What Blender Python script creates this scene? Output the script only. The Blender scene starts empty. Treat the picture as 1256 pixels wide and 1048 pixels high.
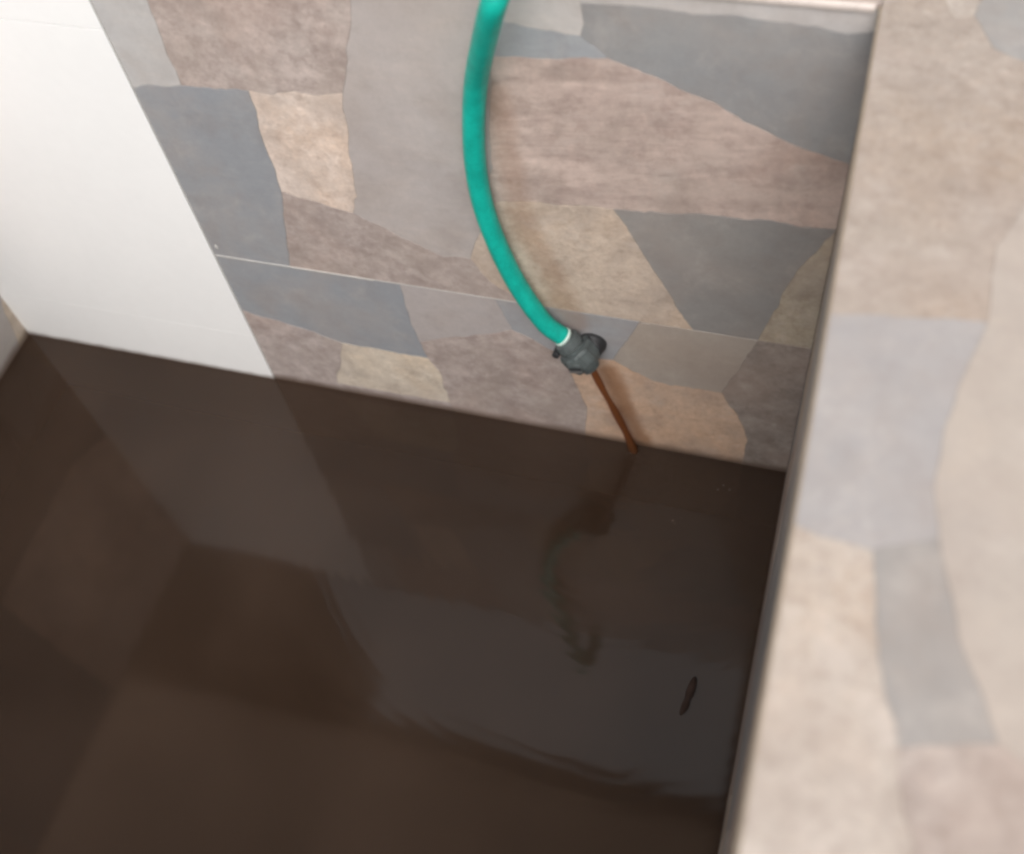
import bpy, math, random
from mathutils import Matrix, Vector, noise
sc = bpy.context.scene
rad = math.radians

# ------------------------------------------------------------------ camera
cam = bpy.data.cameras.new('camera')
co = bpy.data.objects.new('camera', cam)
sc.collection.objects.link(co)
sc.camera = co
# columns: right, down, forward in world axes
RC = ((0.955956, 0.177361, -0.23386), (0.274653, -0.821533, 0.49965), (-0.103505, -0.541873, -0.834062))
M = Matrix(((RC[0][0], -RC[0][1], -RC[0][2]), (RC[1][0], -RC[1][1], -RC[1][2]), (RC[2][0], -RC[2][1], -RC[2][2]))).to_4x4()
M.translation = Vector((-0.0118, -0.5301, 0.8753))
co.matrix_world = M
cam.sensor_width = 36.0
cam.lens = 1348.5 / 1256 * 36
cam.clip_start = 0.01
cam.clip_end = 500
cam.dof.use_dof = True
cam.dof.focus_distance = 0.86
cam.dof.aperture_fstop = 4.8

# ------------------------------------------------------------------ world, sun, exposure
SUN_EL, SUN_AZ = rad(52), rad(166)          # azimuth clockwise from +Y
w = bpy.data.worlds.new('World')
sc.world = w
w.use_nodes = True
nt = w.node_tree
nt.nodes.clear()
wo = nt.nodes.new('ShaderNodeOutputWorld')
bg = nt.nodes.new('ShaderNodeBackground')
sky = nt.nodes.new('ShaderNodeTexSky')
sky.sky_type = 'NISHITA'
sky.sun_disc = False
sky.sun_elevation = SUN_EL
sky.sun_rotation = SUN_AZ
sky.air_density = 2.0
sky.dust_density = 5.0
hs = nt.nodes.new('ShaderNodeHueSaturation')   # thin white overcast: the blue is nearly gone
hs.inputs['Saturation'].default_value = 0.10
nt.links.new(sky.outputs[0], hs.inputs['Color'])
tcw = nt.nodes.new('ShaderNodeTexCoord')       # overcast: brighter towards the zenith than at the horizon
sx_ = nt.nodes.new('ShaderNodeSeparateXYZ'); nt.links.new(tcw.outputs['Generated'], sx_.inputs[0])
mr = nt.nodes.new('ShaderNodeMapRange'); nt.links.new(sx_.outputs[2], mr.inputs[0])
mr.inputs[3].default_value = .70; mr.inputs[4].default_value = 1.75
vs_ = nt.nodes.new('ShaderNodeVectorMath'); vs_.operation = 'SCALE'
nt.links.new(hs.outputs[0], vs_.inputs[0]); nt.links.new(mr.outputs[0], vs_.inputs[3])
nt.links.new(vs_.outputs[0], bg.inputs[0])
bg.inputs[1].default_value = 0.15
nt.links.new(bg.outputs[0], wo.inputs[0])
sl = bpy.data.lights.new('sun', 'SUN')
sl.energy = 0.55
sl.angle = rad(60)
sl.color = (1.0, 0.965, 0.925)
so = bpy.data.objects.new('sun', sl)
sc.collection.objects.link(so)
sd = Vector((math.sin(SUN_AZ) * math.cos(SUN_EL), math.cos(SUN_AZ) * math.cos(SUN_EL), math.sin(SUN_EL)))
so.rotation_euler = sd.to_track_quat('Z', 'Y').to_euler()
so.location = sd * 5
sc.view_settings.view_transform = 'Standard'
sc.view_settings.look = 'None'
sc.view_settings.gamma = 1
sc.view_settings.use_curve_mapping = False
sc.view_settings.exposure = 0.09
sc.cycles.use_denoising = True
sc.cycles.pixel_filter_type = 'BLACKMAN_HARRIS'
sc.cycles.filter_width = 2.9
sc.cycles.max_bounces = 10
sc.cycles.caustics_reflective = False

# ------------------------------------------------------------------ helpers
def lin(r, g, b, k=1.0):
    f = lambda c: (c / 12.92 if c <= .04045 else ((c + .055) / 1.055) ** 2.4)
    return (f(r / 255) * k, f(g / 255) * k, f(b / 255) * k, 1)

def tag(o, label=None, cat=None, group=None, kind=None):
    if label: o['label'] = label
    if cat: o['category'] = cat
    if group: o['group'] = group
    if kind: o['kind'] = kind
    return o

def wpos(o):
    v = Vector(o.location)
    while o.parent:
        o = o.parent
        v += Vector(o.location)
    return v

def mesh_obj(name, verts, faces, mat, parent=None, origin=None, color=None, smooth=False):
    """one mesh object from world-space points; its origin goes to `origin` or the centre of its points"""
    if origin is None:
        n = len(verts)
        origin = (sum(v[0] for v in verts) / n, sum(v[1] for v in verts) / n, sum(v[2] for v in verts) / n)
    ox, oy, oz = origin
    me = bpy.data.meshes.new(name)
    me.from_pydata([(v[0] - ox, v[1] - oy, v[2] - oz) for v in verts], [], faces)
    me.update()
    me.materials.append(mat)
    if smooth:
        for p in me.polygons: p.use_smooth = True
    o = bpy.data.objects.new(name, me)
    sc.collection.objects.link(o)
    o.location = Vector(origin)
    if parent is not None:
        o.parent = parent
        o.location = Vector(origin) - wpos(parent)
    if color: o.color = color
    return o

def empty(name, loc):
    o = bpy.data.objects.new(name, None)
    sc.collection.objects.link(o)
    o.location = loc
    o.empty_display_size = .05
    return o

def box_geo(x0, x1, y0, y1, z0, z1, c=0.0):
    """box, its edges chamfered by c"""
    if c <= 0:
        v = [(x, y, z) for x in (x0, x1) for y in (y0, y1) for z in (z0, z1)]
        f = [(0, 1, 3, 2), (4, 6, 7, 5), (0, 4, 5, 1), (2, 3, 7, 6), (0, 2, 6, 4), (1, 5, 7, 3)]
        return v, f
    import bmesh
    bm = bmesh.new()
    v, f = box_geo(x0, x1, y0, y1, z0, z1)
    bv = [bm.verts.new(p) for p in v]
    for q in f: bm.faces.new([bv[i] for i in q])
    bmesh.ops.bevel(bm, geom=bm.edges[:], offset=c, segments=2, affect='EDGES', profile=.5)
    bm.verts.index_update()
    V = [tuple(p.co) for p in bm.verts]
    F = [[q.index for q in fc.verts] for fc in bm.faces]
    bm.free()
    return V, F

def box(name, dims, mat, parent=None, c=0.0, color=None):
    v, f = box_geo(*dims, c=c)
    return mesh_obj(name, v, f, mat, parent, color=color)

def spline(pts, n):
    P = [Vector(p) for p in pts]
    P = [P[0] * 2 - P[1]] + P + [P[-1] * 2 - P[-2]]
    out = []
    for i in range(1, len(P) - 2):
        for k in range(n):
            t = k / n
            a, b, c, d = P[i - 1], P[i], P[i + 1], P[i + 2]
            out.append(.5 * ((2 * b) + (-a + c) * t + (2 * a - 5 * b + 4 * c - d) * t * t + (-a + 3 * b - 3 * c + d) * t ** 3))
    out.append(P[-2])
    return out

def tube_geo(path, radii, seg=20, caps=True, profile=None):
    V, F = [], []
    t0 = (path[1] - path[0]).normalized()
    up = Vector((0, 0, 1)) if abs(t0.z) < .9 else Vector((1, 0, 0))
    nrm = (up - t0 * up.dot(t0)).normalized()
    for i, p in enumerate(path):
        t = (path[min(i + 1, len(path) - 1)] - path[max(i - 1, 0)]).normalized()
        nrm = (nrm - t * nrm.dot(t)).normalized()
        bn = t.cross(nrm)
        for k in range(seg):
            a = 2 * math.pi * k / seg
            r = radii[i] * (profile(a, i) if profile else 1)
            V.append(tuple(p + nrm * (math.cos(a) * r) + bn * (math.sin(a) * r)))
    for i in range(len(path) - 1):
        for k in range(seg):
            F.append((i * seg + k, i * seg + (k + 1) % seg, (i + 1) * seg + (k + 1) % seg, (i + 1) * seg + k))
    if caps:
        F.append(tuple(range(seg - 1, -1, -1)))
        F.append(tuple((len(path) - 1) * seg + k for k in range(seg)))
    return V, F

# ------------------------------------------------------------------ materials
class NT:
    def __init__(s, name):
        s.m = bpy.data.materials.new(name)
        s.m.use_nodes = True
        s.t = s.m.node_tree
        s.t.nodes.clear()
        s.out = s.n('ShaderNodeOutputMaterial')
        s.p = s.n('ShaderNodeBsdfPrincipled')
        s.l(s.p.outputs[0], s.out.inputs[0])
    def n(s, kind, **kw):
        x = s.t.nodes.new(kind)
        for k, v in kw.items(): setattr(x, k, v)
        return x
    def l(s, a, b): s.t.links.new(a, b)
    def set(s, inp, v):
        if hasattr(v, 'links') or isinstance(v, bpy.types.NodeSocket): s.l(v, inp)
        else: inp.default_value = v
    def math(s, op, a, b=0.0, c=None, clamp=False):
        x = s.n('ShaderNodeMath', operation=op, use_clamp=clamp)
        s.set(x.inputs[0], a); s.set(x.inputs[1], b)
        if c is not None: s.set(x.inputs[2], c)
        return x.outputs[0]
    def vmath(s, op, a, b=(0, 0, 0), scale=None):
        x = s.n('ShaderNodeVectorMath', operation=op)
        s.set(x.inputs[0], a); s.set(x.inputs[1], b)
        if scale is not None: s.set(x.inputs[3], scale)
        return x.outputs['Value'] if op in ('LENGTH', 'DOT_PRODUCT', 'DISTANCE') else x.outputs[0]
    def noise(s, vec, scale, detail=4, rough=.55, dist=0.0):
        x = s.n('ShaderNodeTexNoise')
        s.l(vec, x.inputs['Vector'])
        x.inputs['Scale'].default_value = scale
        x.inputs['Detail'].default_value = detail
        x.inputs['Roughness'].default_value = rough
        x.inputs['Distortion'].default_value = dist
        return x.outputs['Fac']
    def range(s, v, a, b, c=0.0, d=1.0, smooth=True):
        x = s.n('ShaderNodeMapRange')
        if smooth: x.interpolation_type = 'SMOOTHSTEP'
        s.set(x.inputs[0], v)
        for i, q in enumerate((a, b, c, d)): x.inputs[i + 1].default_value = q
        return x.outputs[0]
    def mix(s, fac, a, b, mode='MIX'):
        x = s.n('ShaderNodeMix', data_type='RGBA', blend_type=mode)
        s.set(x.inputs[0], fac); s.set(x.inputs[6], a); s.set(x.inputs[7], b)
        return x.outputs[2]
    def bump(s, h, strength, dist):
        x = s.n('ShaderNodeBump')
        s.l(h, x.inputs['Height'])
        x.inputs['Strength'].default_value = strength
        x.inputs['Distance'].default_value = dist
        s.l(x.outputs[0], s.p.inputs['Normal'])

def segdist(s, pos, a, b):
    """distance from pos to the segment a-b"""
    a, b = Vector(a), Vector(b)
    ab = b - a
    pa = s.vmath('SUBTRACT', pos, tuple(a))
    t = s.math('DIVIDE', s.vmath('DOT_PRODUCT', pa, tuple(ab)), ab.length_squared, clamp=True)
    pr = s.n('ShaderNodeVectorMath', operation='SCALE')
    pr.inputs[0].default_value = tuple(ab)
    s.l(t, pr.inputs[3])
    return s.vmath('DISTANCE', pa, pr.outputs[0])

def stone_mat(name, style):
    s = NT(name)
    tc = s.n('ShaderNodeTexCoord')
    oi = s.n('ShaderNodeObjectInfo')
    geo = s.n('ShaderNodeNewGeometry')
    off = s.n('ShaderNodeVectorMath', operation='SCALE')
    off.inputs[0].default_value = (3.1, 5.7, 4.3)
    s.l(oi.outputs['Random'], off.inputs[3])
    v = s.vmath('ADD', tc.outputs['Object'], off.outputs[0])
    col = oi.outputs['Color']
    cloud = s.noise(v, 9, 5, .6, .4)
    fine = s.noise(v, 150, 6, .7)
    grain = s.noise(v, 420, 3, .6)
    if style == 'slate':
        c = s.mix(s.range(cloud, .35, .68, 0, .5), col, s.mix(1, col, (.84, .86, .90, 1), 'MULTIPLY'))
        st = s.noise(s.vmath('MULTIPLY', v, (1, 1, 3.2)), 26, 5, .6, 1.2)
        c = s.mix(s.range(st, .45, .75, 0, .28), c, s.mix(1, col, (1.22, 1.18, 1.13, 1), 'MULTIPLY'))
        c = s.mix(s.range(grain, .35, .7, 0, .25), c, s.mix(1, col, (.82, .82, .83, 1), 'MULTIPLY'))
        hgt = s.math('ADD', s.math('MULTIPLY', st, .7), s.math('MULTIPLY', fine, .25))
        rgh, bs = .42, .12
    elif style == 'rough':
        ve = s.vmath('MULTIPLY', v, (1, 1, 1.3))
        mid = s.noise(ve, 46, 9, .76, .2)
        c = s.mix(s.range(mid, .38, .66), s.mix(1, col, (.80, .77, .765, 1), 'MULTIPLY'), s.mix(1, col, (1.15, 1.14, 1.14, 1), 'MULTIPLY'))
        c = s.mix(s.range(cloud, .45, .7, 0, .5), c, s.mix(1, col, (1.04, .90, .84, 1), 'MULTIPLY'))
        c = s.mix(s.range(fine, .52, .72, 0, .45), c, s.mix(1, col, (1.3, 1.28, 1.28, 1), 'MULTIPLY'))
        c = s.mix(s.range(grain, .52, .72, 0, .4), c, s.mix(1, col, (.66, .62, .60, 1), 'MULTIPLY'))
        hgt = s.math('ADD', s.math('MULTIPLY', mid, 1.0), s.math('MULTIPLY', fine, .5))
        rgh, bs = .5, .35
    elif style == 'sand':
        vo = s.n('ShaderNodeTexVoronoi')
        s.l(v, vo.inputs['Vector']); vo.inputs['Scale'].default_value = 120
        c = s.mix(s.range(cloud, .4, .68), col, s.mix(1, col, (1.0, .93, .86, 1), 'MULTIPLY'))
        c = s.mix(s.range(fine, .45, .68, 0, .5), c, s.mix(1, col, (1.18, 1.2, 1.22, 1), 'MULTIPLY'))
        c = s.mix(s.range(grain, .5, .7, 0, .45), c, s.mix(1, col, (.76, .70, .66, 1), 'MULTIPLY'))
        c = s.mix(s.range(vo.outputs['Distance'], .02, .16, .4, 0), c, s.mix(1, col, (.7, .62, .56, 1), 'MULTIPLY'))
        hgt = s.math('ADD', fine, s.math('MULTIPLY', vo.outputs['Distance'], .5))
        rgh, bs = .5, .3
    else:                                                         # layered: bedding streaks, nearly level
        rot = s.n('ShaderNodeVectorRotate', rotation_type='Y_AXIS')
        s.l(v, rot.inputs['Vector']); rot.inputs['Angle'].default_value = rad(9)
        ve = s.vmath('MULTIPLY', rot.outputs[0], (1, 1, 4.2))
        st = s.noise(ve, 11, 9, .72, .35)
        st2 = s.noise(ve, 44, 5, .65, .5)
        c = s.mix(s.range(st, .38, .62), s.mix(1, col, (.83, .79, .78, 1), 'MULTIPLY'), s.mix(1, col, (1.12, 1.09, 1.07, 1), 'MULTIPLY'))
        c = s.mix(s.range(st2, .55, .75, 0, .5), c, s.mix(1, col, (.72, .66, .63, 1), 'MULTIPLY'))
        c = s.mix(s.range(cloud, .5, .7, 0, .5), c, s.mix(1, col, (1.08, .93, .86, 1), 'MULTIPLY'))
        c = s.mix(s.range(fine, .5, .7, 0, .3), c, s.mix(1, col, (1.2, 1.19, 1.17, 1), 'MULTIPLY'))
        hgt = s.math('ADD', st, s.math('MULTIPLY', st2, .6))
        rgh, bs = .46, .32
    # coarse speckle
    sp_ = s.noise(v, 85, 5, .8)
    ks = .10 if style == 'slate' else .30
    c = s.mix(s.range(sp_, .50, .66, 0, ks), c, s.mix(1, c, (1.45, 1.42, 1.40, 1), 'MULTIPLY'))
    c = s.mix(s.range(sp_, .36, .50, ks * 1.2, 0), c, s.mix(1, c, (.60, .54, .52, 1), 'MULTIPLY'))
    # blotches of silt and wear that run on from stone to stone
    p0 = geo.outputs['Position']
    bl = s.noise(p0, 13, 7, .62, .5)
    q_ = .6 if style == 'slate' else 1.0
    c = s.mix(s.range(bl, .40, .70, 0, .50 * q_), c, lin(166, 152, 143))
    bl2 = s.noise(s.vmath('ADD', p0, (3.3, 1.7, 9.1)), 24, 8, .70, .3)
    c = s.mix(s.range(bl2, .46, .70, 0, .34 * q_), c, lin(128, 114, 105))
    bl3 = s.noise(s.vmath('ADD', p0, (7.3, 4.7, 2.1)), 30, 8, .72, .3)
    c = s.mix(s.range(bl3, .50, .74, 0, .34 * q_), c, lin(205, 195, 188))
    # brown streaks tinted into the tiles beside the hose and along the trickle
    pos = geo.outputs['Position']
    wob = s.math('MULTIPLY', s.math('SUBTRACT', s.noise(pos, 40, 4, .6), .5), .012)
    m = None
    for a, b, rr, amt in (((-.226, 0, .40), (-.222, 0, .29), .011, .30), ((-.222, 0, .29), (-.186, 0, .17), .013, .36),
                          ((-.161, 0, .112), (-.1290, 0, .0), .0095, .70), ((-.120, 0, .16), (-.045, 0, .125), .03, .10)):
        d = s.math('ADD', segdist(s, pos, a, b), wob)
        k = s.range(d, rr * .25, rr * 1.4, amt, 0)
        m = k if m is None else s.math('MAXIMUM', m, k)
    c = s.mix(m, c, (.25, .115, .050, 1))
    # silty tide line just above the water
    sep = s.n('ShaderNodeSeparateXYZ'); s.l(pos, sep.inputs[0])
    zz = s.math('ADD', sep.outputs[2], s.math('MULTIPLY', wob, .5))
    c = s.mix(s.range(zz, .0, .013, .85, 0), c, (.10, .062, .042, 1))
    s.l(c, s.p.inputs['Base Color'])
    s.p.inputs['Roughness'].default_value = rgh
    s.p.inputs['Specular IOR Level'].default_value = .4
    s.bump(hgt, bs, .002)
    return s.m

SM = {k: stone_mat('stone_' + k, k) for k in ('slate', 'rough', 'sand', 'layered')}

def plain(name, rgb, rough=.5, var=.12, scale=30, bump=.1, metal=0.0, spec=.5, tide=False, bd=.002):
    s = NT(name)
    tc = s.n('ShaderNodeTexCoord')
    v = tc.outputs['Object']
    a = s.noise(v, scale, 5, .6)
    b = s.noise(v, scale * 9, 4, .6)
    f = s.math('ADD', s.math('MULTIPLY', a, .6), s.math('MULTIPLY', b, .4))
    c = s.mix(s.range(f, .35, .65), tuple(x * (1 - var) for x in rgb[:3]) + (1,), tuple(min(x * (1 + var), 1) for x in rgb[:3]) + (1,))
    if tide:
        geo = s.n('ShaderNodeNewGeometry')
        sep = s.n('ShaderNodeSeparateXYZ'); s.l(geo.outputs['Position'], sep.inputs[0])
        zz = s.math('ADD', sep.outputs[2], s.math('MULTIPLY', s.math('SUBTRACT', s.noise(geo.outputs['Position'], 50, 4), .5), .006))
        c = s.mix(s.range(zz, .0, .008, .8, 0), c, (.12, .075, .05, 1))
    s.l(c, s.p.inputs['Base Color'])
    s.p.inputs['Roughness'].default_value = rough
    s.p.inputs['Metallic'].default_value = metal
    s.p.inputs['Specular IOR Level'].default_value = spec
    if bump: s.bump(f, bump, bd)
    return s.m

m_white = plain('white_ceramic', (.88, .872, .862), .28, .012, 12, .03, tide=True)
m_grout = plain('pale_grout', (.48, .46, .44), .8, .1, 60, .2)
m_bed = plain('tile_bed', (.31, .285, .265), .8, .15, 60, .2)
m_core = plain('cement_render', (.34, .32, .30), .85, .15, 10, .4)
m_trim = plain('trim_ceramic', lin(162, 147, 129)[:3], .5, .10, 60, .1)
m_trim_pale = plain('trim_ceramic_pale', lin(196, 184, 177)[:3], .4, .08, 60, .1)
m_hose = plain('green_hose_rubber', (.006, .385, .305), .42, .16, 90, .3, spec=.4)
m_hose_in = plain('hose_cut_end', (.55, .68, .62), .5, .05, 60, 0)
m_gplas = plain('grey_plastic', (.085, .10, .10), .4, .22, 120, .3)
m_dplas = plain('dark_rubber', (.022, .022, .024), .55, .2, 100, .3)
m_steel = plain('worn_steel', (.42, .43, .43), .38, .2, 150, .2, metal=.85)
m_roof = plain('stained_timber', (.16, .125, .10), .7, .3, 6, .4)
s = NT('brightening_roof_sheet')                # roof sheet made translucent to brighten its reflection in the water
s.p.inputs['Base Color'].default_value = (.20, .15, .11, 1)
s.p.inputs['Roughness'].default_value = .35
tl = s.n('ShaderNodeBsdfTranslucent'); tl.inputs[0].default_value = (.80, .69, .61, 1)
mx = s.n('ShaderNodeMixShader'); mx.inputs[0].default_value = .78
s.l(s.p.outputs[0], mx.inputs[1]); s.l(tl.outputs[0], mx.inputs[2]); s.l(mx.outputs[0], s.out.inputs[0])
m_sheet = s.m
m_pier = plain('dark_brick_render', (.34, .27, .23), .8, .2, 8, .4)
m_ground = plain('concrete_paving', (.30, .285, .265), .85, .12, 3, .3)
m_sliver = plain('sliver_brown', (.034, .022, .018), .9, .3, 200, .3, spec=.1)
m_foam = plain('foam_speck', (.22, .18, .15), .3, .1, 200, 0)

# muddy water: silt-laden body, clear only for the first millimetres, smooth reflecting surface
IMP = (-.1375, -.0055)                        # where the stream strikes
def ripple_nodes(s, pos):
    sep = s.n('ShaderNodeSeparateXYZ'); s.l(pos, sep.inputs[0])
    flat = s.n('ShaderNodeCombineXYZ'); s.l(sep.outputs[0], flat.inputs[0]); s.l(sep.outputs[1], flat.inputs[1])
    wn = s.math('MULTIPLY', s.math('SUBTRACT', s.noise(flat.outputs[0], 14, 3), .5), .03)
    d = s.math('ADD', s.vmath('DISTANCE', flat.outputs[0], (IMP[0], IMP[1], 0)), wn)
    wv = s.math('SINE', s.math('MULTIPLY', d, 480))
    env = s.math('EXPONENT', s.math('MULTIPLY', d, -4.5))
    r = s.math('MULTIPLY', wv, s.math('MULTIPLY', env, .000026))
    slow = s.math('MULTIPLY', s.noise(flat.outputs[0], 7, 2, .5), .00045)
    near = s.math('MULTIPLY', s.math('SINE', s.math('MULTIPLY', d, 900)), s.math('MULTIPLY', s.math('EXPONENT', s.math('MULTIPLY', d, -34.0)), .00010))
    return s.math('ADD', s.math('ADD', r, near), slow)

s = NT('muddy_water')
geo = s.n('ShaderNodeNewGeometry')
pos = geo.outputs['Position']
silt = s.noise(pos, 5, 3, .5, .3)
s.l(s.mix(s.range(silt, .3, .7), (.044, .0262, .017, 1), (.066, .0410, .028, 1)), s.p.inputs['Base Color'])
s.p.inputs['Roughness'].default_value = .070
s.p.inputs['IOR'].default_value = 1.50
rf = s.n('ShaderNodeBsdfRefraction')
rf.inputs['IOR'].default_value = 1.333
rf.inputs['Roughness'].default_value = .08
rf.inputs['Color'].default_value = (.62, .45, .34, 1)
mx = s.n('ShaderNodeMixShader')
mx.inputs[0].default_value = .40
s.l(s.p.outputs[0], mx.inputs[1]); s.l(rf.outputs[0], mx.inputs[2]); s.l(mx.outputs[0], s.out.inputs[0])
s.bump(ripple_nodes(s, pos), 1.0, 1.0)
va = s.n('ShaderNodeVolumeAbsorption')
va.inputs['Color'].default_value = (.55, .36, .24, 1)
va.inputs['Density'].default_value = 230
s.l(va.outputs[0], s.out.inputs['Volume'])
m_water = s.m

s = NT('brown_trickle')
s.p.inputs['Base Color'].default_value = (.22, .088, .036, 1)
s.p.inputs['Roughness'].default_value = .35
s.p.inputs['IOR'].default_value = 1.333
tr = s.n('ShaderNodeBsdfTransparent'); tr.inputs[0].default_value = (.62, .34, .17, 1)
mx = s.n('ShaderNodeMixShader'); mx.inputs[0].default_value = .48
s.l(s.p.outputs[0], mx.inputs[1]); s.l(tr.outputs[0], mx.inputs[2]); s.l(mx.outputs[0], s.out.inputs[0])
m_trickle = s.m

# ------------------------------------------------------------------ ground, shelter (the roof overhead and pier mirror in the water)
box('ground', (-60, 60, -60, 60, -.75, -.45), m_ground)['kind'] = 'structure'

roof = empty('shelter_roof', (-.4, -.3, 2.3))
tag(roof, 'bronze sheet roof over the basin, seen only as its reflection, made translucent to brighten it', 'roof')
x = -2.9
while x < .5:
    box('roof_sheet', (x + .002, x + .598, -.55, .306, 2.322, 2.330), m_sheet, roof)
    x += .60
for yb in (-.545, .235):
    box('beam', (-2.95, .70, yb, yb + .035, 2.332, 2.45), m_roof, roof, .004)
pier = empty('pier', (-1.5, .4, -.45))
tag(pier, 'brown rendered pier carrying the roof behind the left end of the basin', 'pier')
box('shaft', (-2.9, -1.085, .312, .45, -.45, 2.455), m_pier, pier, .006)
box('plinth', (-2.92, -1.065, .30, .47, -.45, -.30), m_core, pier, .006)

# ------------------------------------------------------------------ basin
ZT = .4856          # tops of the inner cladding
ZR = .490           # rim surface
XL, YF = -.80, -.78
basin = empty('tiled_basin', (-.4, -.39, -.45))
tag(basin, 'deep stone tiled basin with one white tiled stretch, full of brown water', 'basin')

rng = random.Random(7)
def soft(c, k=.80):
    g = sum(c) / 3
    return tuple(g + (x - g) * k for x in c)
TH = .004
def jag_edge(a, b, amp, step, straight):
    """points from a to b (b left out), the same whichever stone asks"""
    ka, kb = (round(a[0], 4), round(a[1], 4)), (round(b[0], 4), round(b[1], 4))
    flip = ka > kb
    if flip: a, b = b, a
    L = math.hypot(b[0] - a[0], b[1] - a[1])
    n = max(1, int(L / step))
    pts = [a]
    nx, ny = -(b[1] - a[1]) / max(L, 1e-9), (b[0] - a[0]) / max(L, 1e-9)
    sx = hash((round(a[0] * 1000), round(a[1] * 1000), round(b[0] * 1000), round(b[1] * 1000))) % 977
    for i in range(1, n):
        t = i / n
        if straight: d = 0
        else:
            wdw = min(1, 4 * t, 4 * (1 - t))
            q = Vector((t * L * 38 + sx, sx * .37, 0))
            d = amp * wdw * (noise.noise(q) * 1.5 + .55 * noise.noise(q * 4.1) + .25 * noise.noise(q * 11))
        pts.append((a[0] + (b[0] - a[0]) * t + nx * d, a[1] + (b[1] - a[1]) * t + ny * d))
    pts.append(b)
    if flip: pts.reverse()
    return pts[:-1]

def stone(poly, plane, style, rgb, parent, is_straight=lambda a, b: False, amp=.0022, step=.0045, gap=.00010, proud=0.0):
    pts = []
    for i in range(len(poly)):
        a, b = poly[i], poly[(i + 1) % len(poly)]
        pts += jag_edge(a, b, amp, step, is_straight(a, b))
    area = sum(pts[i][0] * pts[(i + 1) % len(pts)][1] - pts[(i + 1) % len(pts)][0] * pts[i][1] for i in range(len(pts)))
    if area < 0: pts.reverse()
    n = len(pts)
    def inset(g):
        out = []
        for i in range(n):
            p, a, b = pts[i], pts[i - 1], pts[(i + 1) % n]
            e1 = Vector((p[0] - a[0], p[1] - a[1])); e2 = Vector((b[0] - p[0], b[1] - p[1]))
            if e1.length < 1e-7: e1 = e2
            if e2.length < 1e-7: e2 = e1
            n1 = Vector((-e1.y, e1.x)).normalized(); n2 = Vector((-e2.y, e2.x)).normalized()
            m = n1 + n2
            if m.length < .3: m = n1
            m = m.normalized()
            k = min(1 / max(m.dot(n1), .35), 2.2)
            out.append((p[0] + m.x * g * k, p[1] + m.y * g * k))
        return out
    lo, hi = inset(gap), inset(gap + .00013)
    top, mid = proud, proud - .0002
    V = [plane(u, v, -TH) for u, v in lo] + [plane(u, v, mid) for u, v in lo] + [plane(u, v, top) for u, v in hi]
    F = []
    for r in (0, 1):
        for i in range(n):
            j = (i + 1) % n
            F.append((r * n + i, r * n + j, (r + 1) * n + j, (r + 1) * n + i))
    F.append(tuple(range(2 * n, 3 * n)))
    return mesh_obj('stone', V, F, SM[style], parent, color=lin(*soft(rgb)))

PAL = [('slate', (150, 154, 158)), ('slate', (176, 172, 170)), ('rough', (178, 163, 156)), ('sand', (202, 186, 168)),
       ('layered', (180, 166, 157)), ('sand', (190, 174, 158)), ('rough', (168, 154, 146)), ('slate', (160, 158, 160))]

def auto_stones(u0, u1, v0, v1, plane, parent, size=.15, bright=1.0):
    """random crazy paving: a rectangle cut again and again by slanting lines"""
    work, done = [[(u0, v0), (u1, v0), (u1, v1), (u0, v1)]], []
    while work:
        p = work.pop()
        w_ = max(q[0] for q in p) - min(q[0] for q in p); h_ = max(q[1] for q in p) - min(q[1] for q in p)
        A = abs(sum(p[i][0] * p[(i + 1) % len(p)][1] - p[(i + 1) % len(p)][0] * p[i][1] for i in range(len(p)))) / 2
        if A < size * size * rng.uniform(.6, 1.3) and max(w_, h_) < 2.2 * size or A < .0006:
            done.append(p); continue
        cx = sum(q[0] for q in p) / len(p) + rng.uniform(-.12, .12) * w_
        cy = sum(q[1] for q in p) / len(p) + rng.uniform(-.12, .12) * h_
        ang = (0 if h_ > w_ else math.pi / 2) + rng.uniform(-.55, .55)
        dx, dy = math.cos(ang), math.sin(ang)
        sd_ = lambda q: (q[0] - cx) * dy - (q[1] - cy) * dx
        L_, R_ = [], []
        for i in range(len(p)):
            a, b = p[i], p[(i + 1) % len(p)]
            sa, sb = sd_(a), sd_(b)
            (L_ if sa >= 0 else R_).append(a)
            if (sa >= 0) != (sb >= 0):
                t = sa / (sa - sb)
                q = (a[0] + (b[0] - a[0]) * t, a[1] + (b[1] - a[1]) * t)
                L_.append(q); R_.append(q)
        if len(L_) < 3 or len(R_) < 3: done.append(p); continue
        work += [L_, R_]
    allv = {q for p in done for q in p}
    eps = 1e-5
    onb = lambda a, b: any(abs(a[k] - e) < eps and abs(b[k] - e) < eps for k, es in ((0, (u0, u1)), (1, (v0, v1))) for e in es)
    for p in done:
        full = []
        for i in range(len(p)):                                   # put in the corners of neighbours that lie on this edge
            a, b = p[i], p[(i + 1) % len(p)]
            L = math.hypot(b[0] - a[0], b[1] - a[1])
            if L < 1e-6: continue
            full.append(a)
            mids = []
            for q in allv:
                t = ((q[0] - a[0]) * (b[0] - a[0]) + (q[1] - a[1]) * (b[1] - a[1])) / L / L
                if 1e-4 < t < 1 - 1e-4 and abs((q[0] - a[0]) * (b[1] - a[1]) - (q[1] - a[1]) * (b[0] - a[0])) / L < 1e-6:
                    mids.append((t, q))
            full += [q for t, q in sorted(mids)]
        st, c = rng.choice(PAL)
        j = rng.uniform(.93, 1.05) * bright
        stone(full, plane, st, tuple(min(255, x * j) for x in c), parent, onb, step=.007, proud=rng.uniform(-.0003, .0003))

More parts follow.
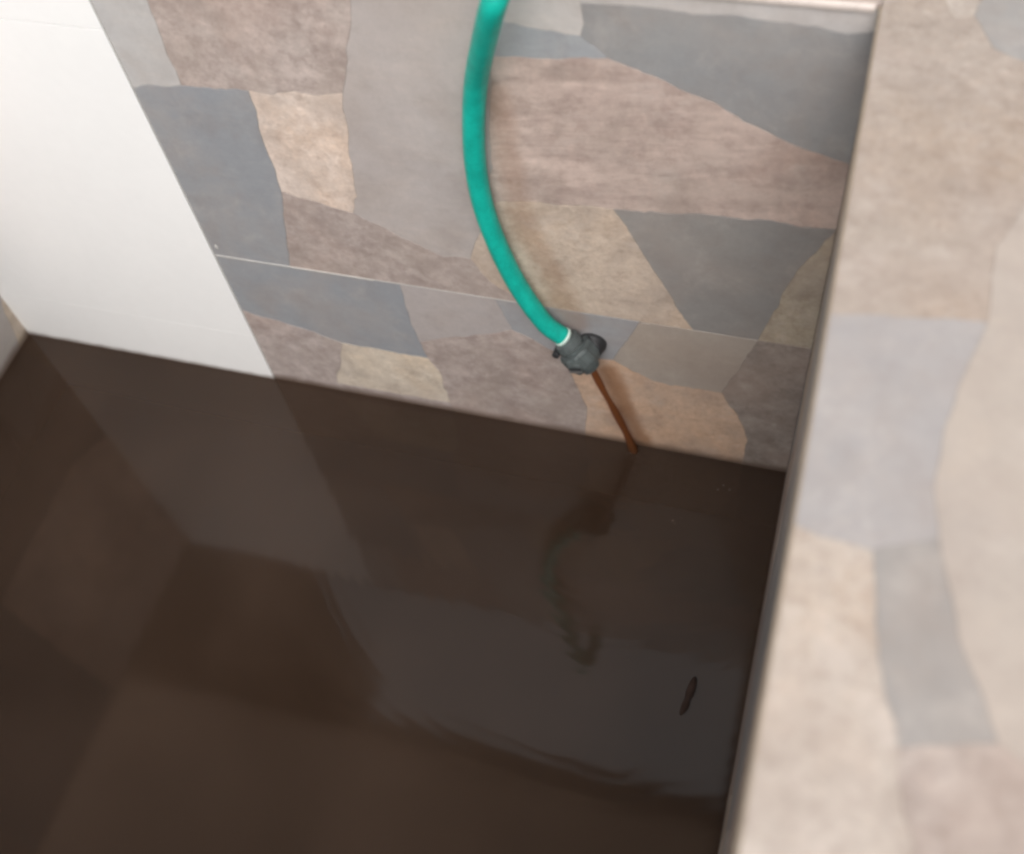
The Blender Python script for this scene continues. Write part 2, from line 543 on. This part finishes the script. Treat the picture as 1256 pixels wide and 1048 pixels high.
# ---- back wall
pb = lambda u, v, n: (u, -n, v)                 # faces -Y
wall_b = box('wall', (-.95, .15, TH, .15, -.45, ZT), m_core, basin)
wall_b['label'] = 'far wall of the basin, stone tiled with a white stretch at its left'
bed = box('tile_bed', (-.7999, -.0001, TH - .0036, TH - .0001, -.15, ZT), m_bed, wall_b)

V = {'a0': (-0.5097, 0.4415), 'a1': (-0.4638, 0.4461), 'a2': (-0.4655, 0.4203), 'a3': (-0.4667, 0.3749), 'a4': (-0.5172, 0.3668), 'b0': (-0.3136, 0.4611), 'b1': (-0.3263, 0.4231), 'b2': (-0.3383, 0.3848), 'b3': (-0.412, 0.3771), 'c1': (-0.4162, 0.3247), 'c2': (-0.4171, 0.2782), 'c3': (-0.4375, 0.1867), 'c4': (-0.5069, 0.1888), 'd1': (-0.3476, 0.3275), 'd2': (-0.3517, 0.2837), 'd3': (-0.3597, 0.2646), 'e0': (-0.218, 0.4707), 'e1': (-0.2214, 0.4561), 'e2': (-0.2258, 0.4287), 'e3': (-0.2343, 0.3747), 'e4': (-0.2417, 0.2968), 'e5': (-0.2565, 0.261), 'e6': (-0.268, 0.2309), 'e7': (-0.2902, 0.2281), 'g1': (-0.2556, 0.2072), 'g2': (-0.2272, 0.1842), 'h1': (-0.2187, 0.3035), 'h2': (-0.1514, 0.3077), 'h3': (-0.1384, 0.2828), 'h4': (-0.1234, 0.2507), 'h5': (-0.0909, 0.1835), 'k1': (-0.1674, 0.4505), 'k2': (-0.1514, 0.4364), 'm1': (-0.1662, 0.4731), 'l1': (-0.0779, 0.4747), 'l2': (-0.015, 0.4692), 'l3': (0.0, 0.4731), 'f1': (-0.1239, 0.4271), 'f2': (-0.0422, 0.3884), 'f3': (0.0, 0.3749), 'f4': (0.0, 0.3167), 'f5': (-0.0842, 0.3146), 'n1': (-0.007, 0.300), 'n2': (-0.0235, 0.2592), 'n3': (-0.0405, 0.1862), 'o1': (0.0, 0.1847), 'p1': (-0.337, 0.1848), 'p2': (-0.3369, 0.1287), 'p3': (-0.3299, 0.0825), 'p4': (-0.4143, 0.0836), 'p5': (-0.46, 0.0977), 'p6': (-0.5065, 0.1092), 'q1': (-0.4375, 0.0124), 'q3': (-0.3166, 0.001), 'r1': (-0.3207, 0.057), 'r2': (-0.3196, 0.0142), 's1': (-0.2537, 0.1831), 's2': (-0.243, 0.1469), 's3': (-0.3335, 0.1061), 'u1': (-0.1331, 0.1832), 'u2': (-0.1564, 0.1278), 'u3': (-0.2006, 0.1227), 'x1': (-0.1827, 0.0484), 'x2': (-0.1867, -0.0027), 'x3': (-0.1216, 0.1071), 'x4': (-0.0643, 0.1072), 'x5': (-0.0488, 0.0775), 'x6': (-0.0378, 0.042), 'x7': (-0.0396, -0.0034), 'T0': (-.509, ZT), 'T1': (-0.4611, ZT), 'T2': (-0.3068, ZT), 'T3': (-0.2155, ZT), 'T4': (-0.1661, ZT), 'T5': (0.0, ZT),
     'W0': (-.509, -.15), 'W3': (-.315, -.15), 'W4': (-.187, -.15), 'W5': (-.04, -.15), 'W6': (0, -.15)}
ZJ = .1853
for k in ('c4', 'c3', 'p1', 's1', 'g2', 'u1', 'h5', 'n3', 'o1'): V[k] = (V[k][0], ZJ)
for k in ('T0', 'a0', 'a4', 'c4', 'p6'): V[k] = (-.509, V[k][1])
def straight_b(a, b):
    return (abs(a[1] - ZJ) < 1e-6 and abs(b[1] - ZJ) < 1e-6) or (abs(a[0] + .509) < 1e-6 and abs(b[0] + .509) < 1e-6) \
        or (a[0] == 0 and b[0] == 0) or (a[1] == ZT and b[1] == ZT)
BACK = [
 ('T0 T1 a1 a2 a3 a4 a0', 'slate', (188, 184, 181)),
 ('T1 T2 b0 b1 b2 b3 a3 a2 a1', 'rough', (182, 166, 158)),
 ('a4 a3 b3 c1 c2 c3 c4', 'slate', (148, 150, 154)),
 ('b3 b2 d1 d2 d3 c2 c1', 'sand', (218, 198, 184)),
 ('T2 T3 e0 e1 e2 e3 e4 e5 e6 e7 d3 d2 d1 b2 b1 b0', 'slate', (181, 170, 165)),
 ('c2 d3 e7 e6 g1 g2 s1 p1 c3', 'rough', (174, 159, 152)),
 ('e6 e5 e4 h1 h2 h3 h4 h5 u1 g2 g1', 'sand', (200, 178, 158)),
 ('e2 k2 f1 f2 f3 f4 f5 h2 h1 e4 e3', 'layered', (190, 169, 159)),
 ('e1 k1 k2 e2', 'slate', (160, 162, 165)),
 ('T3 T4 m1 k1 e1 e0', 'slate', (196, 188, 182)),
 ('T4 T5 l3 l2 l1 m1', 'slate', (190, 183, 179)),
 ('m1 l1 l2 l3 f3 f2 f1 k2 k1', 'slate', (146, 145, 145)),
 ('h2 f5 f4 n1 n2 n3 h5 h4 h3', 'slate', (147, 142, 138)),
 ('f4 n1 n2 n3 o1', 'sand', (176, 162, 142)),
 ('c4 c3 p1 p2 s3 p3 p4 p5 p6', 'slate', (146, 149, 154)),
 ('p6 p5 p4 q1 r2 q3 W3 W0', 'rough', (180, 167, 162)),
 ('p4 p3 r1 r2 q1', 'sand', (206, 191, 172)),
 ('s3 s2 u3 x1 x2 W4 W3 q3 r2 r1 p3', 'rough', (172, 157, 150)),
 ('p1 s1 s2 s3 p2', 'slate', (174, 164, 161)),
 ('s1 g2 u1 u2 u3 s2', 'slate', (156, 156, 159)),
 ('u1 h5 n3 x4 x3 u2', 'slate', (172, 158, 145)),
 ('u3 u2 x3 x4 x5 x6 x7 W5 W4 x2 x1', 'sand', (208, 171, 142)),
 ('n3 o1 W6 W5 x7 x6 x5 x4', 'rough', (152, 140, 131)),
]
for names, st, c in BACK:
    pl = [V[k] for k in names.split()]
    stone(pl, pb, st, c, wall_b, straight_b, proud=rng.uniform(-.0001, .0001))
# the white tiles at the left of the far wall
for z0, z1 in ((-.15, .0708), (.0709, .4181), (.4189, ZT)):
    box('tile', (XL + .0003, -.5096, -.0014, TH - .0001, z0, z1), m_white, wall_b, .00012)
# white grout string along the tile course
box('grout_line', (-.5085, -.3600, -.0008, TH - .001, ZJ - .0006, ZJ + .0005), m_grout, wall_b)
box('grout_line', (-.3599, -.2350, -.0002, TH - .001, ZJ - .0005, ZJ + .0005), m_grout, wall_b)
gb, gf = [], []
for k in range(26):                                              # blob of grout by the end of the string
    a = 2 * math.pi * k / 26
    gb.append((-.5035 + math.cos(a) * 0.0015 * rng.uniform(.6, 1.2), -.0001, .197 + math.sin(a) * .0035 * rng.uniform(.7, 1.2)))
gb.append((-.5035, -.0016, .197))
for k in range(26): gf.append((k, (k + 1) % 26, 26))
mesh_obj('grout_blob', gb, gf, m_grout, wall_b)

# ---- left wall
plw = lambda u, v, n: (XL + n, u, v)            # faces +X
wall_l = box('wall', (-.95, XL - TH, YF - .15, TH - .0002, -.45, ZT), m_core, basin)
wall_l['label'] = 'wall at the left end of the basin'
box('tile_bed', (XL - TH + .0001, XL - .0008, YF + .0001, -.0001, -.15, ZT), m_bed, wall_l)
LV = dict(a=(0, .07), b=(0, .206), c=(0, ZT), d=(-.232, ZT), e=(-.2392, .1818), f=(-.0617, .1743), g=(-.33, .1), h=(-.3, -.15), i=(-.07, -.15), t=(-.085, .085), u=(-.10, -.15),
          j=(-.021, 0), k=(0, -.15), l=(-.45, ZT), m=(-.42, .2), n=(YF, ZT), o=(YF, .2), p=(YF, -.15))
edge_l = lambda a, b: (a[0] == b[0] and a[0] in (0, YF)) or (a[1] == b[1] and a[1] in (ZT, -.15))
for names, st, c in [('b c d e f', 'sand', (232, 204, 188)), ('a t u i j', 'slate', (178, 170, 164)), ('a b f e g h u t', 'slate', (116, 112, 112)), ('a j i k', 'sand', (205, 190, 168)),
                     ('e d l m g', 'slate', (140, 142, 146)), ('l n o m', 'rough', (170, 156, 148)), ('m o p h g', 'layered', (176, 162, 152))]:
    stone([LV[k] for k in names.split()], plw, st, c, wall_l, edge_l)

# ---- right and near walls
wall_r = box('wall', (TH, .15, YF - .15, TH - .0002, -.45, ZT), m_core, basin)
wall_r['label'] = 'wall under the wide bright rim at the right'
box('tile_bed', (.0008, TH - .0001, YF + .0001, -.0001, -.15, ZT), m_bed, wall_r)
auto_stones(YF, -.0003, -.15, ZT, lambda u, v, n: (-n, u, v), wall_r, .16, .78)
wall_f = box('wall', (XL - TH + .0002, TH - .0002, YF - .15, YF - TH, -.45, ZT), m_core, basin)
wall_f['label'] = 'near wall of the basin, out of the picture'
auto_stones(XL + .0003, -.0003, -.15, ZT, lambda u, v, n: (u, YF + n, v), wall_f, .17)
box('floor', (XL - .002, .002, YF - .002, .002, -.45, -.151), m_core, basin)

# ---- rim
pt = lambda u, v, n: (u, v, ZR + n)
XR = .155
rim_r = box('rim', (-.0005, XR, YF - .155, .155, ZT + .0001, ZR - TH + .0006), m_bed, basin)
rim_r['label'] = 'broad pale stone rim nearest the camera, out of focus'
L = {'r1': (0.0313, 0.0077), 'r2': (0.0364, -0.0065), 'r3': (0.0463, -0.0037), 'r4': (0.0495, 0.0102), 'r5': (0.0575, -0.0281), 'r6': (0.0718, -0.0354), 's1': (0.0756, -0.1336), 's2': (0.0652, -0.1607), 's3': (0.0642, -0.2053), 's4': (0, -0.2136), 's5': (0.0512, -0.2608), 's6': (0.0489, -0.2921), 's7': (0.0527, -0.3129), 's8': (0.0294, -0.3236), 's9': (0, -0.319), 'u1': (0.0345, -0.3576), 'u2': (0.0461, -0.3966), 'u3': (0.0776, -0.3869), 'u4': (0.062, -0.351), 'u5': (0.0858, -0.3913), 'v1': (0.0536, -0.4302),
     'A': (0, .154), 'B': (.02, .154), 'C': (.045, .154), 'D': (XR, .154), 'E': (XR, -.035), 'F': (.10, -.09), 'G': (XR, -.15), 'H': (XR, -.38), 'I': (XR, -.55), 'J': (.05, -.55), 'K': (0, -.55)}
edge_t = lambda a, b: (a[0] == b[0] and a[0] in (0, XR)) or (a[1] == b[1] and a[1] in (.154, -.55))
for names, st, c in [('B r1 r2 r3 r4 C', 'sand', (196, 184, 173)), ('C r4 r3 r5 r6 E D', 'slate', (170, 168, 167)),
                     ('A B r1 r2 r3 r5 r6 F s1 s2 s3 s4', 'sand', (184, 170, 159)), ('r6 E G s1 F', 'rough', (186, 174, 163)),
                     ('s4 s3 s5 s6 s7 s8 s9', 'slate', (182, 178, 179)), ('s3 s2 s1 G H u5 u3 u4 s7 s6 s5', 'slate', (196, 184, 174)),
                     ('s8 s7 u4 u3 u2 u1', 'slate', (166, 163, 161)), ('s9 s8 u1 u2 v1 J K', 'sand', (202, 190, 180)),
                     ('u2 u3 u5 H I J v1', 'rough', (186, 173, 166))]:
    stone([L[k] for k in names.split()], pt, st, tuple(q * f_ for q, f_ in zip(c, (.875, .86, .845))), rim_r, edge_t, amp=.0015, gap=.00003)
auto_stones(0, XR, YF - .155, -.5503, pt, rim_r, .12, .88)
rim_b = box('rim', (-.955, -.0010, -.0005, .155, ZT + .0001, ZR - TH + .0006), m_bed, basin)
rim_b['label'] = 'rim along the top of the far wall'
auto_stones(-.955, -.0005, 0, .155, pt, rim_b, .13)
rim_l = box('rim', (-.955, XL + .0005, YF - .155, -.0010, ZT + .0001, ZR - TH + .0006), m_bed, basin)
rim_l['label'] = 'rim along the left end'
auto_stones(-.955, XL, YF - .155, -.0005, pt, rim_l, .13)
rim_f = box('rim', (XL + .0010, -.0010, YF - .155, YF + .0005, ZT + .0001, ZR - TH + .0006), m_bed, basin)
rim_f['label'] = 'rim along the near side'
auto_stones(XL + .0005, -.0005, YF - .155, YF, pt, rim_f, .13)
# rounded edge trims on the inner edges of the rim
def trim(a, b, inward, parent, mat=None):
    r = .0028
    a, b, n = Vector(a), Vector(b), Vector(inward)
    prof = [(.0, 0)] + [(r * math.sin(t), -r + r * math.cos(t)) for t in [rad(q) for q in range(0, 91, 15)]] + [(r * .95, -.0044), (0, -.0044)]
    V_, F_ = [], []
    for p in (a, b):
        for u, z in prof[1:]: V_.append(tuple(p + n * (u - .0012) + Vector((0, 0, z))))
        V_.append(tuple(p + n * (-.0012) + Vector((0, 0, 0))))
    k = len(prof)
    for i in range(k): F_.append((i, (i + 1) % k, k + (i + 1) % k, k + i))
    F_ += [tuple(range(k - 1, -1, -1)), tuple(range(k, 2 * k))]
    return mesh_obj('edge_trim', V_, F_, mat or m_trim, parent)
trim((0, YF, ZR - .0003), (0, -.0006, ZR - .0003), (-1, 0, 0), rim_r)
trim((XL, -.0004, ZR - .0003), (-.0034, -.0004, ZR - .0003), (0, -1, 0), rim_b, m_trim_pale)
trim((XL, YF, ZR - .0003), (XL, -.0034, ZR - .0003), (1, 0, 0), rim_l)

# ------------------------------------------------------------------ water
wv, wf = box_geo(XL - .0015, .0015, YF - .0015, .0012, -.1495, 0)
wt = mesh_obj('water', wv, wf, m_water)
tag(wt, 'still muddy brown water filling the basin, mirroring its walls', kind='structure')

# ------------------------------------------------------------------ hose
CAM = Vector((-0.0118, -0.5301, 0.8753))
hose_path = [CAM + Vector(r) * d for r, d in (
    ((-0.3177, 0.8146, -0.6219), .600), ((-0.3203, 0.7815, -0.641), .640), ((-0.3208, 0.749, -0.6603), .690), ((-0.3164, 0.7179, -0.6802), .724),
    ((-0.3084, 0.6879, -0.7004), .757), ((-0.2954, 0.6592, -0.7212), .790), ((-0.2761, 0.6324, -0.7427), .823), ((-0.2518, 0.6071, -0.7647), .855),
    ((-0.2232, 0.5862, -0.7852), .881), ((-0.2035, 0.5797, -0.7948), .893))]
hose_path = [Vector(p) for p in ((-.52, .60, -.442), (-.47, .48, -.435), (-.36, .33, -.36), (-.27, .235, .05), (-.225, .195, .40), (-.205, .150, .495), (-.200, .09, .4985), (-.1985, .02, .5000), (-.1990, -.022, .5100))] + hose_path
hose = empty('garden_hose', hose_path[0])
tag(hose, 'bright green garden hose hanging over the far rim and curving down into a grey coupling', 'hose')
sp = spline(hose_path, 14)
HR = .0077
hv, hf = tube_geo(sp, [HR] * len(sp), 28)
mesh_obj('tube', hv, hf, m_hose, hose, smooth=True)
end = sp[-1]
ax = (sp[-1] - sp[-4]).normalized()
sp2 = [end - ax * .0022, end - ax * .0016, end + ax * .0004, end + ax * .0010]
v_, f_ = tube_geo(sp2, [HR * 1.02, HR * 1.10, HR * 1.10, HR * .9], 28)
mesh_obj('cut_end', v_, f_, m_hose_in, hose, smooth=True)
# coupling: ribbed grey barrel with stepped collars, a clamp with a slotted screw, a dark nut on the wall doubling as the coupling's shadow
ax2 = (Vector((-.1680, -.0170, .1330)) - end).normalized()
def ribs(a, i): return 1 + .06 * (1 if math.sin(a * 9) > 0 else -.3)
st_ = [(0, .0074), (.002, .0078), (.003, .0108), (.009, .0116), (.0095, .0104), (.013, .0104), (.0135, .0138), (.016, .0146), (.027, .0144), (.032, .0126), (.0325, .0088), (.038, .0078)]
cp = [end + ax2 * d for d, r in st_]
v_, f_ = tube_geo(cp, [r for d, r in st_], 36, profile=lambda a, i: ribs(a, i) if 6 <= i <= 9 else 1)
coup = mesh_obj('coupling', v_, f_, m_gplas, hose)
def ring(p, a, r0, r1, w_, name, mat, par, seg=32):
    pts = [p - a * w_ / 2, p - a * w_ * .4, p + a * w_ * .4, p + a * w_ / 2]
    v1, f1 = tube_geo(pts, [r0, r1, r1, r0], seg, caps=False)
    return mesh_obj(name, v1, f1, mat, par, smooth=True)
ring(end + ax2 * .0075, ax2, .0100, .0110, .0062, 'clamp_band', m_steel, coup)
side = ax2.cross(Vector((0, -1, 0))).normalized()
front = side.cross(ax2).normalized()
if front.y > 0: front = -front
# clamp screw housing at the left of the band
hb = end + ax2 * .0075 + (front * .5 - side * .9).normalized() * .0125
if side.x < 0: hb = end + ax2 * .0075 + (front * .5 + side * .9).normalized() * .0125
v1, f1 = tube_geo([hb - front * .005, hb - front * .0045, hb + front * .0045, hb + front * .005], [.0026, .0034, .0034, .0026], 8)
mesh_obj('clamp_screw', v1, f1, m_dplas, coup)
# slotted plug on the front face
pf = end + ax2 * .0225 + (front * .93 - side * .05) * .0138
v1, f1 = tube_geo([pf, pf + front * .0028, pf + front * .0034], [.0062, .0060, .0048], 24)
plug = mesh_obj('plug', v1, f1, m_gplas, coup)
sdir = (ax2 * -.35 + side * .94).normalized()
q0 = pf + front * .0034
w2 = front.cross(sdir).normalized()
vs = []
for a in (-.0052, .0052):
    for b in (-.0013, .0013):
        for c in (-.001, .0004): vs.append(tuple(q0 + sdir * a + w2 * b + front * c))
mesh_obj('slot', vs, [(0, 1, 3, 2), (4, 6, 7, 5), (0, 4, 5, 1), (2, 3, 7, 6), (0, 2, 6, 4), (1, 5, 7, 3)], m_dplas, plug)
vs = [tuple(Vector(p) + w2 * .0026 + front * .0001) for p in vs]
mesh_obj('slot_edge', vs, [(0, 1, 3, 2), (4, 6, 7, 5), (0, 4, 5, 1), (2, 3, 7, 6), (0, 2, 6, 4), (1, 5, 7, 3)], m_steel, plug)
bn0 = Vector((-.1730, -.0002, .1485))
v1, f1 = tube_geo([bn0, bn0 + Vector((0, -.0030, 0)), bn0 + Vector((0, -.0046, 0)), bn0 + Vector((-.001, -.0050, 0)), bn0 + Vector((-.006, -.0150, -.005))], [.0120, .0118, .0105, .0085, .0075], 40)
mesh_obj('shadow_nut', v1, f1, m_dplas, coup)

# the brown trickle from the coupling into the water
tp0 = end + ax2 * .037
tpath = [tp0, Vector((-.1610, -.0152, .100)), Vector((-.1530, -.0122, .068)), Vector((-.1453, -.0090, .034)), Vector((-.1395, -.0068, .004)), Vector((-.1378, -.0060, -.004))]
tsp = spline(tpath, 8)
n_ = len(tsp)
v_, f_ = tube_geo(tsp, [.0026 + .0004 * math.sin(i * .45) + .0014 * (i / n_) for i in range(n_)], 14)
tr_o = mesh_obj('water_trickle', v_, f_, m_trickle, origin=tuple(tpath[-1]), smooth=True)
tag(tr_o, 'thin rusty brown trickle running from the grey coupling into the basin', 'water')

# ------------------------------------------------------------------ bits on the water
def water_pt(x_, y_): return Vector((x_, y_, 0))
tw = spline([(-.0425, -.2080, .0006), (-.0432, -.2160, .0012), (-.0445, -.2250, .0010), (-.0455, -.2330, .0012), (-.0480, -.2420, .0006)], 5)
v_, f_ = tube_geo(tw, [.0008 + .0029 * math.sin(math.pi * i / (len(tw) - 1)) ** .6 * (1 - .45 * math.exp(-((i - 12) / 2.2) ** 2)) for i in range(len(tw))], 8)
t_ = mesh_obj('dark_sliver', v_, f_, m_sliver, smooth=True)  # thin dark brown sliver set on the water surface
tag(t_, 'small dark curled sliver on the water near the right wall', 'sliver')
fv, ff = [], []
for cx, cy, n, r in ((-.052, -.028, 5, .0007), (-.064, -.026, 3, .0005), (-.085, -.070, 3, .0007), (-.134, -.030, 4, .0005), (-.137, -.012, 4, .0006)):
    for _ in range(n):
        x_, y_ = cx + rng.uniform(-.007, .007), cy + rng.uniform(-.004, .004)
        rr = r * rng.uniform(.4, 1.1); b0 = len(fv)
        for k in range(8):
            a = k * math.pi / 4
            fv.append((x_ + math.cos(a) * rr, y_ + math.sin(a) * rr, -.0001))
        fv.append((x_, y_, rr * .7))
        for k in range(8): ff.append((b0 + k, b0 + (k + 1) % 8, b0 + 8))
fo = mesh_obj('bubbles', fv, ff, m_foam)
tag(fo, 'tiny bubbles on the brown water where the trickle lands', kind='stuff')
